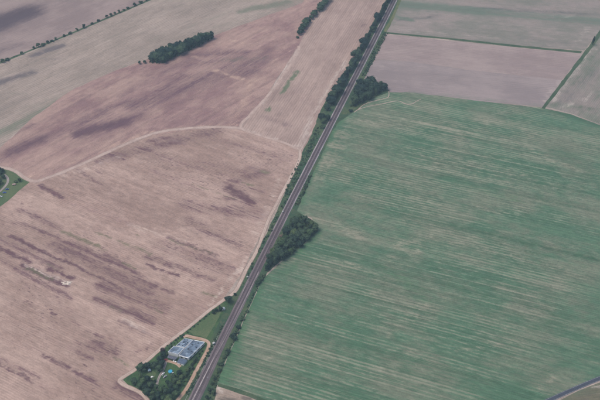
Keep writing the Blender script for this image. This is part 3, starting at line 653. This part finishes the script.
for (x, y) in [(212, 384), (209.5, 391), (213.5, 394), (207, 399), (211.5, 402), (214, 379)]: tree(x, y, random.uniform(3.5, 5), 1.2, 'round', M_leaf, 'low tree in the clump between railway and sandy patch', 'trees beside the sandy patch')
for (x, y, h) in [(238.5, 328, 4), (233.8, 338, 5), (236, 333, 3.4), (227.3, 353.5, 4.2), (224, 358, 3.2), (221, 365, 3.6), (247, 312, 3), (242, 320, 3.2), (258, 283, 4.2), (261, 279, 4), (219, 371, 3.4)]:
    tree(x, y, h, 1.15, 'bush', M_leaf, 'dark bush on the verge between railway and green crop', 'bushes on the crop side verge', 'bush')
for (x, y, h) in [(-1, 172, 8), (1.5, 176, 7), (-3, 180, 8), (0, 184, 7), (3.5, 178.5, 6), (-4, 188, 7), (2.5, 172.5, 6), (-8, 176, 8), (-8, 184, 8)]: tree(x, y, h, 1.2, 'round', M_leaf, 'dark tree inside the curve of the lane at the left edge', 'trees by the village lane')
tree(20, 181.3, 4.4, 1.1, 'round', M_leaf, 'lone dark round tree on the triangular lawn at the left edge')
tree(16, 182, 2.4, 1.3, 'bush', M_leaf2, 'low pale bush beside the lone tree on the triangular lawn', cat='bush')
undergrowth('undergrowth', [WU, WR, WM, WL], 3.4, (1.2, 2.3), 'low dark shrubs filling the woods between the tree trunks', M_leaf)
undergrowth('garden_shrubs', gt+[[(166, 347), (186, 331.5), (208, 314.5), (221, 305), (221, 307), (206, 318), (189, 332), (180, 340), (168, 350)], [(186, 370), (193, 362), (199, 354), (203, 349.5), (199, 360), (186, 384), (179, 394), (175, 390)]], 3.0, (.7, 1.5), 'mixed garden shrubs crowding round the building and along the hedge', M_leaf)
def along(path_px, w): return path_px
undergrowth('verge_scrub', [[(388, 33), (383, 33), (372, 54), (362, 76), (366, 76), (374, 60)],
    [(297, 161), (300, 160), (318, 126), (322, 128), (300, 176), (282, 210), (265, 244), (252, 270), (242, 288), (239, 288), (250, 268), (262, 243), (279, 209)],
    [(309, 176), (312, 176), (298, 206), (295, 206)], [(262, 274), (266, 274), (257, 290), (248, 310), (238, 332), (229, 352), (221, 372), (216, 390), (212, 402), (207, 402), (212, 384), (222, 362), (238, 330), (250, 300)],
    [(219, 331), (222, 326), (214, 345), (206, 362), (198, 378), (188, 396), (186, 393), (198, 372), (210, 348)]], 2.2, (.5, 1.6), 'low weedy scrub scattered over the railway verges', grass_mat('weed_leaves', (.026, .056, .034), (.055, .085, .042), (.10, .10, .05), .05, 9))

# ------------------------------------------------------------------ building and garden
M_white = plain('white_render_wall', (.80, .79, .76), .85, 0, .08, .8)
M_roofA = plain('blue_grey_roof_felt', (.12, .16, .205), .6, .1, .25, .35, .4)
M_panelL = plain('light_blue_grey_sheet', (.235, .30, .37), .5, .2, .22, .5, .5)
M_panelM = plain('mid_blue_grey_sheet', (.155, .21, .275), .5, .2, .22, .5, .5)
M_panelD = plain('slate_blue_sheet', (.085, .12, .17), .5, .2, .2, .5, .5)
M_dark = plain('dark_glass', (.025, .03, .04), .15, 0, .1, 1, .5)
M_lean = plain('dark_bitumen_roof', (.105, .11, .14), .75, 0, .25, .6)
M_door = plain('grey_door', (.2, .2, .21), .6)
M_wood = plain('weathered_timber', (.2, .15, .11), .9, 0, .25, 2)
def quad_uv(q): return lambda u, v: (q[0]*(1-u)+q[1]*u)*(1-v)+(q[3]*(1-u)+q[2]*u)*v
def ubox(bm, f, u0, u1, v0, v1, z0, z1, org, slope=0.0):
    lo = []; hi = []
    for (u, v) in ((u0, v0), (u1, v0), (u1, v1), (u0, v1)):
        p = f(u, v); k = slope*(.5-abs(u-.5))
        lo.append(bm.verts.new((p.x-org.x, p.y-org.y, z0+k))); hi.append(bm.verts.new((p.x-org.x, p.y-org.y, z1+k)))
    bm.faces.new(hi); bm.faces.new(lo[::-1])
    for i in range(4): j = (i+1) % 4; bm.faces.new((lo[i], lo[j], hi[j], hi[i]))
def ubox_obj(name, f, r, z0, z1, org, mat, parent, bevel=0.0):
    bm = bmesh.new(); ubox(bm, f, *r, z0, z1, org)
    bmesh.ops.recalc_face_normals(bm, faces=bm.faces)
    if bevel: bmesh.ops.bevel(bm, geom=bm.edges[:], offset=bevel, segments=1, affect='EDGES')
    return bm_obj(name, bm, mat, parent)
GZ = Z*2.3
org = at(184, 352)
bld = empty('low_building', (org.x, org.y, GZ)); tag(bld, 'sprawling low white building with patchy blue-grey flat roofs beside the railway', 'building')
def block(corners, h, roofm, nu, nv, mats, parapet=True, wins=(), lights=()):
    q = [at(x, y, h+GZ) for x, y in corners]; f = quad_uv(q)
    ubox_obj('wall', f, (.012, .988, .012, .988), 0, h-.25, org, M_white, bld)
    rf = ubox_obj('roof', f, (0, 1, 0, 1), h-.247, h, org, roofm, bld)
    for i in range(nu):
        for j in range(nv):
            u0, u1, v0, v1 = (i+.04)/nu, (i+.96)/nu, (j+.05)/nv, (j+.95)/nv
            if random.random() < .1: continue
            ubox_obj('roof_panel', f, (u0, u1, v0, v1), h+.003, h+.10+random.uniform(0, .06), org, random.choice(mats), rf)
    for (u, v, su, sv) in lights: ubox_obj('skylight', f, (u-su, u+su, v-sv, v+sv), h+.165, h+.55, org, M_dark, rf, .04)
    if parapet:
        for r in ((0, 1, -.012, .012), (0, 1, .988, 1.012), (-.012, .012, .013, .987), (.988, 1.012, .013, .987)):
            ubox_obj('parapet', f, r, h-.3, h+.28, org, M_white, rf)
    for side, k in wins:
        for a in range(k):
            u = (a+.5)/k; hw = .22/k
            r = (u-hw, u+hw, -.001, .014) if side == 'front' else (.986, 1.001, u-hw, u+hw)
            ubox_obj('window', f, r, 1.0, 2.3, org, M_dark, bld)
    return f
block([(168, 351.9), (178, 354.3), (184.3, 348.2), (173.8, 346.2)], 5.0, M_roofA, 5, 3, [M_panelM, M_panelL, M_panelL, M_panelD], True, [('right', 2)])
block([(175.8, 345.9), (184.6, 347.7), (193, 340), (184.6, 338.4)], 4.5, M_roofA, 5, 4, [M_panelL, M_panelM, M_panelL, M_panelD], True, [], [(.2, .2, .06, .05), (.62, .15, .06, .05), (.35, .55, .07, .05), (.75, .6, .06, .05), (.5, .85, .05, .04)])
block([(178.8, 355.3), (188.4, 358.2), (204.6, 342.3), (193.2, 340.1)], 3.9, M_roofA, 5, 8, [M_panelM, M_panelL, M_panelD, M_panelM], True, [('front', 2), ('right', 4)], [(.3, .45, .06, .025), (.72, .38, .06, .02), (.3, .72, .07, .02), (.6, .88, .05, .02), (.8, .62, .05, .02)])
f1 = quad_uv([at(x, y, 2.9) for x, y in [(167, 357.5), (174.6, 360.2), (177.8, 357.4), (168.6, 355)]])
ubox_obj('canopy_roof', f1, (0, 1, 0, 1), 2.6, 2.8, org, M_lean, bld)
for u in (.05, .5, .95): ubox_obj('canopy_post', f1, (u-.015, u+.015, .03, .08), 0, 2.6, org, M_wood, bld)
f2 = quad_uv([at(x, y, 2.9) for x, y in [(176.8, 362.3), (183.6, 364.4), (187.4, 360.0), (179.6, 357.9)]])
ubox_obj('annex_wall', f2, (.02, .98, .02, .98), 0, 2.6, org, M_white, bld)
an = ubox_obj('annex_roof', f2, (0, 1, 0, 1), 2.603, 2.8, org, M_lean, bld)
for i in range(4): ubox_obj('roof_panel', f2, ((i+.05)/4, (i+.95)/4, .04, .96), 2.803, 2.87, org, M_panelD, an)
ubox_obj('door', f2, (.4, .55, .005, .025), 0, 2.1, org, M_door, bld)

def shed(px, py, wd, dp, h, rz, wallm, roofm, label, name='garden_shed'):
    p = at(px, py); t = empty(name, (p.x, p.y, GZ), rz); tag(t, label, 'shed')
    bm = bmesh.new(); a, b = wd/2, dp/2; e = h+.28*wd
    v = [bm.verts.new(c) for c in ((-a, -b, 0), (a, -b, 0), (a, b, 0), (-a, b, 0), (-a, -b, h), (a, -b, h), (a, b, h), (-a, b, h), (0, -b, e), (0, b, e))]
    for f in ((0, 1, 5, 8, 4), (2, 3, 7, 9, 6), (1, 2, 6, 5), (3, 0, 4, 7), (4, 8, 9, 7), (8, 5, 6, 9)): bm.faces.new([v[i] for i in f])
    bm_obj('wall', bm, wallm, t)
    for s in (-1, 1):
        bm = bmesh.new(); o = .2
        c = [(0, -b-o, e+.03), (s*(a+o), -b-o, h-.28*2*o+.03), (s*(a+o), b+o, h-.28*2*o+.03), (0, b+o, e+.03)]
        lo = [bm.verts.new(x) for x in c]; hi = [bm.verts.new((x[0], x[1], x[2]+.08)) for x in c]
        bm.faces.new(hi); bm.faces.new(lo[::-1])
        for i in range(4): bm.faces.new((lo[i], lo[(i+1) % 4], hi[(i+1) % 4], hi[i]))
        bmesh.ops.recalc_face_normals(bm, faces=bm.faces); bm_obj('roof', bm, roofm, t)
    def panel(nm, x0, x1, z0, z1, m):
        bm = bmesh.new(); bmesh.ops.create_cube(bm, size=1, matrix=Matrix.Translation(((x0+x1)/2, -b-.01, (z0+z1)/2)) @ Matrix.Diagonal((x1-x0, .06, z1-z0, 1))); bm_obj(nm, bm, m, t)
    panel('door', -a*.6, -a*.05, 0, h*.85, M_door); panel('window', a*.25, a*.75, h*.45, h*.8, M_dark)
    return t
shed(223.6, 309.6, 3.0, 2.4, 2.0, .4, M_white, plain('pale_tin_roof', (.42, .46, .48), .5, .2), 'small pale shed beside the round tree at the track bend')
shed(149.6, 371.5, 2.6, 2.4, 1.9, .2, M_wood, plain('faded_blue_roof', (.22, .30, .36), .6), 'small shed with faded blue roof under the largest garden tree')
shed(152.3, 378.2, 2.0, 1.8, 1.6, .9, M_white, M_white, 'tiny white shed on the small lawn in the garden thicket')
shed(214.0, 344.3, 2.6, 1.6, 1.9, .35, M_conc, M_conc, 'pale concrete hut beside the rails at the drive bend', 'trackside_hut')
shed(283.0, 212.6, 1.8, 1.4, 1.8, .3, M_conc, M_conc, 'pale trackside hut on the stubble side opposite the middle copse', 'trackside_hut')
shed(247.6, 277.6, 1.8, 1.2, 1.5, .3, M_conc, M_conc, 'pale trackside hut between dirt track and rails below the middle copse', 'trackside_hut')

def signal(px, py, label):
    p = at(px, py); t = empty('railway_signal', (p.x, p.y, .1), .35); tag(t, label, 'signal')
    bm = bmesh.new(); tube(bm, (0, 0, -.2), (0, 0, 4.6), .11, .08, 8); bm_obj('post', bm, M_conc, t)
    def bx(nm, c, s, m):
        bm = bmesh.new(); bmesh.ops.create_cube(bm, size=1, matrix=Matrix.Translation(c) @ Matrix.Diagonal((*s, 1))); bmesh.ops.bevel(bm, geom=bm.edges[:], offset=.03, segments=1, affect='EDGES'); return bm_obj(nm, bm, m, t)
    bx('base', (0, 0, .15), (.7, .7, .4), M_conc); bx('signal_head', (0, -.16, 4.2), (.8, .2, 1.3), plain('signal_white', (.7, .7, .68), .6)); bx('ladder', (0, .22, 2.3), (.35, .05, 4.4), M_rail)
signal(207.9, 380, 'slim pale signal post on the crop side of the rails near the bottom edge')
signal(288.0, 210.2, 'slim pale signal post beside the rails at the top of the middle copse')

def rounded(bm, size, loc, bev): 
    r = bmesh.ops.create_cube(bm, size=1, matrix=Matrix.Translation(loc) @ Matrix.Diagonal((*size, 1)))
    return r['verts']
M_tyre = plain('tyre_rubber', (.02, .02, .02), .9); M_rim = plain('alloy_rim', (.4, .4, .42), .4, .7); M_lamp = plain('lamp_glass', (.75, .75, .72), .2, 0, .05, 2, .5); M_tail = plain('tail_lamp_red', (.4, .02, .02), .3)
def car(px, py, rz, col, label, z=GZ):
    p = at(px, py); t = empty('car', (p.x, p.y, z), rz); tag(t, label, 'car')
    m = plain('car_paint', col, .3, .1, .03, 1, .5)
    bm = bmesh.new()
    prof = [(-2.15, .35), (-2.2, .75), (-2.05, .98), (-1.2, 1.02), (1.0, .98), (1.95, .82), (2.18, .6), (2.15, .32)]
    L = [[bm.verts.new((x, s*(.86 if .5 < zz < .9 else .82), zz)) for x, zz in prof] for s in (-1, 1)]
    bm.faces.new(L[0]); bm.faces.new(L[1][::-1])
    for i in range(8): j = (i+1) % 8; bm.faces.new((L[0][i], L[1][i], L[1][j], L[0][j]))
    bmesh.ops.recalc_face_normals(bm, faces=bm.faces); bmesh.ops.bevel(bm, geom=bm.edges[:], offset=.05, segments=2, affect='EDGES'); bm_obj('body', bm, m, t, True)
    bm = bmesh.new(); lo = [bm.verts.new(c) for c in ((-1.75, -.76, .99), (.95, -.76, .99), (.95, .76, .99), (-1.75, .76, .99))]; hi = [bm.verts.new(c) for c in ((-1.35, -.62, 1.46), (.2, -.62, 1.48), (.2, .62, 1.48), (-1.35, .62, 1.46))]
    for i in range(4): bm.faces.new((lo[i], lo[(i+1) % 4], hi[(i+1) % 4], hi[i]))
    bm.faces.new(hi); bm_obj('window_band', bm, M_dark, t)
    bm = bmesh.new(); rounded(bm, (1.62, 1.30, .06), (-.575, 0, 1.50), 0); bmesh.ops.bevel(bm, geom=bm.edges[:], offset=.02, segments=1, affect='EDGES'); bm_obj('car_roof', bm, m, t)
    for x in (-1.35, 1.35):
        for s in (-1, 1):
            bm = bmesh.new(); tube(bm, (x, s*.62, .32), (x, s*.88, .32), .32, .32, 14); wv = bm_obj('wheel', bm, M_tyre, t)
            bm = bmesh.new(); tube(bm, (x, s*.86, .32), (x, s*.90, .32), .2, .18, 10); bm_obj('rim', bm, M_rim, wv)
    for s in (-1, 1):
        for nm, x, mm in (('headlight', 2.12, M_lamp), ('tail_light', -2.17, M_tail)):
            bm = bmesh.new(); rounded(bm, (.1, .34, .16), (x, s*.6, .68), 0); bm_obj(nm, bm, mm, t)
car(165.6, 360.3, .3, (.42, .04, .05), 'red car parked by the canopy at the front of the low building')
car(163.3, 374.2, 1.1, (.72, .72, .70), 'white car parked on the garden path left of the pool')
car(165.2, 377, .9, (.35, .36, .38), 'silver grey car parked just behind the white one on the garden path')
car(7.2, 189.6, .35, (.06, .14, .34), 'upper blue car parked on grass beside the curving lane', Z*1.8)
car(4.6, 193, .25, (.06, .13, .40), 'lower blue car parked on grass beside the curving lane', Z*1.8)
car(.9, 196.8, .1, (.68, .69, .70), 'white car parked on grass at the left photo edge', Z*1.8)
p = at(14.2, 185); t = empty('trailer', (p.x, p.y, Z*1.8), .1); tag(t, 'low pinkish trailer standing on the triangular lawn below the lone tree', 'trailer')
bm = bmesh.new(); rounded(bm, (4.6, 1.9, .35), (0, 0, .75), 0); bmesh.ops.bevel(bm, geom=bm.edges[:], offset=.08, segments=2, affect='EDGES'); bm_obj('trailer_bed', bm, M_wood, t)
bm = bmesh.new(); rounded(bm, (4.2, 1.7, .7), (0, 0, 1.28), 0); bmesh.ops.bevel(bm, geom=bm.edges[:], offset=.2, segments=3, affect='EDGES'); bm_obj('tarpaulin', bm, plain('pink_tarpaulin', (.55, .36, .33), .7), t)
bm = bmesh.new(); tube(bm, (2.3, 0, .6), (3.4, 0, .45), .06, .06, 6); bm_obj('drawbar', bm, M_rail, t)
for s in (-1, 1):
    bm = bmesh.new(); tube(bm, (-.2, s*.8, .33), (-.2, s*1.05, .33), .34, .34, 14); bm_obj('wheel', bm, M_tyre, t)
# pool
p = at(170.4, 372); t = empty('swimming_pool', (p.x, p.y, GZ)); tag(t, 'round bright blue above-ground swimming pool in the garden', 'pool')
def ring(name, prof, mat, par, n=36):
    bm = bmesh.new(); rs = [[bm.verts.new((r*math.cos(6.28318*k/n), r*math.sin(6.28318*k/n), z)) for k in range(n)] for r, z in prof]
    for a, b in zip(rs, rs[1:]):
        for k in range(n): bm.faces.new((a[k], a[(k+1) % n], b[(k+1) % n], b[k]))
    if prof[-1][0] < .3: bm.faces.new(rs[-1])
    bmesh.ops.recalc_face_normals(bm, faces=bm.faces); return bm_obj(name, bm, mat, par)
ring('pool_wall', [(2.1, 0), (2.1, 1.1), (2.2, 1.15), (1.95, 1.15), (1.95, .02)], plain('pool_liner_blue', (.06, .28, .45), .5), t)
ring('water', [(1.94, .95), (1.0, .955), (.2, .95)], plain('pool_water', (.05, .34, .50), .08, 0, .1, 1.2, .5), t)
for s in (-.25, .25):
    bm = bmesh.new(); tube(bm, (2.3, s, 0), (2.15, s, 1.7), .03, .03, 6); bm_obj('ladder_rail', bm, M_rim, t)
M_plast = plain('white_plastic', (.75, .75, .74), .5)
def table(px, py, rz, label):
    p = at(px, py); t = empty('garden_table', (p.x, p.y, GZ), rz); tag(t, label, 'table')
    bm = bmesh.new(); bmesh.ops.create_cone(bm, cap_ends=True, segments=20, radius1=.95, radius2=.95, depth=.05, matrix=Matrix.Translation((0, 0, .74))); bmesh.ops.bevel(bm, geom=bm.edges[:], offset=.012, segments=1, affect='EDGES'); bm_obj('table_top', bm, M_plast, t)
    for k in range(4):
        a = k*1.5708+.78; bm = bmesh.new(); tube(bm, (math.cos(a)*.65, math.sin(a)*.65, 0), (math.cos(a)*.5, math.sin(a)*.5, .72), .03, .035, 6); bm_obj('leg', bm, M_plast, t)
table(173.8, 361.5, 0, 'left white round garden table on the terrace before the low building')
table(175.6, 362.1, .4, 'right white round garden table on the terrace before the low building')
p = at(172.9, 373); t = empty('sun_lounger', (p.x, p.y, GZ), .5); tag(t, 'white sun lounger lying just right of the blue pool', 'lounger')
bm = bmesh.new(); rounded(bm, (1.5, .75, .1), (0, 0, .38), 0); bmesh.ops.bevel(bm, geom=bm.edges[:], offset=.03, segments=1, affect='EDGES'); bm_obj('seat', bm, M_plast, t)
bm = bmesh.new(); vs = rounded(bm, (.8, .75, .08), (0, 0, 0), 0); bmesh.ops.transform(bm, matrix=Matrix.Translation((-1.05, 0, .62)) @ Matrix.Rotation(.7, 4, 'Y'), verts=vs); bm_obj('backrest', bm, M_plast, t)
for x in (-.6, .6):
    for y in (-.32, .32):
        bm = bmesh.new(); tube(bm, (x, y, 0), (x, y, .34), .03, .03, 6); bm_obj('leg', bm, M_plast, t)
# pale heap in the stubble
p = at(66, 283.3); bm = bmesh.new(); bmesh.ops.create_grid(bm, x_segments=60, y_segments=40, size=1)
def hh(x, y):
    k = -.25
    for cx, cy, rx, ry, a in ((2.6, -.8, 2.9, 1.9, 1.0), (-.8, -1.3, 3.2, 1.6, .9), (-3.4, 1.0, 2.2, 1.1, .6), (.6, 2.0, 2.3, 1.1, .6), (4.0, 1.2, 1.8, 1.6, .8)):
        k = max(k, a*(1-((x-cx)/rx)**2-((y-cy)/ry)**2))
    return k+.45*mnoise.noise(Vector((x*.8, y*.8, 2)))+.2*mnoise.noise(Vector((x*2.3, y*2.3, 2)))
for v in bm.verts:
    x, y = v.co.x*8, v.co.y*5; v.co = (x, y, max(-.06, min(hh(x, y), .9)))
bmesh.ops.delete(bm, geom=[v for v in bm.verts if v.co.z <= -.059], context='VERTS')
o = bm_obj('chalk_heap', bm, plain('pale_chalk', (.54, .46, .385), .95, 0, .35, .6), None, True); o.location = (p.x, p.y, Z*1.3); tag(o, 'low spread pale chalky heap left lying in the stubble', 'heap')

# ------------------------------------------------------------------ haze
bm = bmesh.new(); bmesh.ops.create_cube(bm, size=1, matrix=Matrix.Translation((0, 2000, (HGT+20-1.5)/2)) @ Matrix.Diagonal((15000, 15000, HGT+20+1.5, 1)))
hm = bpy.data.materials.new('haze_air'); hm.use_nodes = True; hn = hm.node_tree; hn.nodes.remove(hn.nodes['Principled BSDF'])
pv = hn.nodes.new('ShaderNodeVolumePrincipled'); pv.inputs['Color'].default_value = (.60, .82, 1, 1); pv.inputs['Density'].default_value = 0.00012; pv.inputs['Anisotropy'].default_value = .0
hn.links.new(pv.outputs[0], hn.nodes['Material Output'].inputs['Volume'])
tag(bm_obj('haze', bm, hm), kind='stuff')
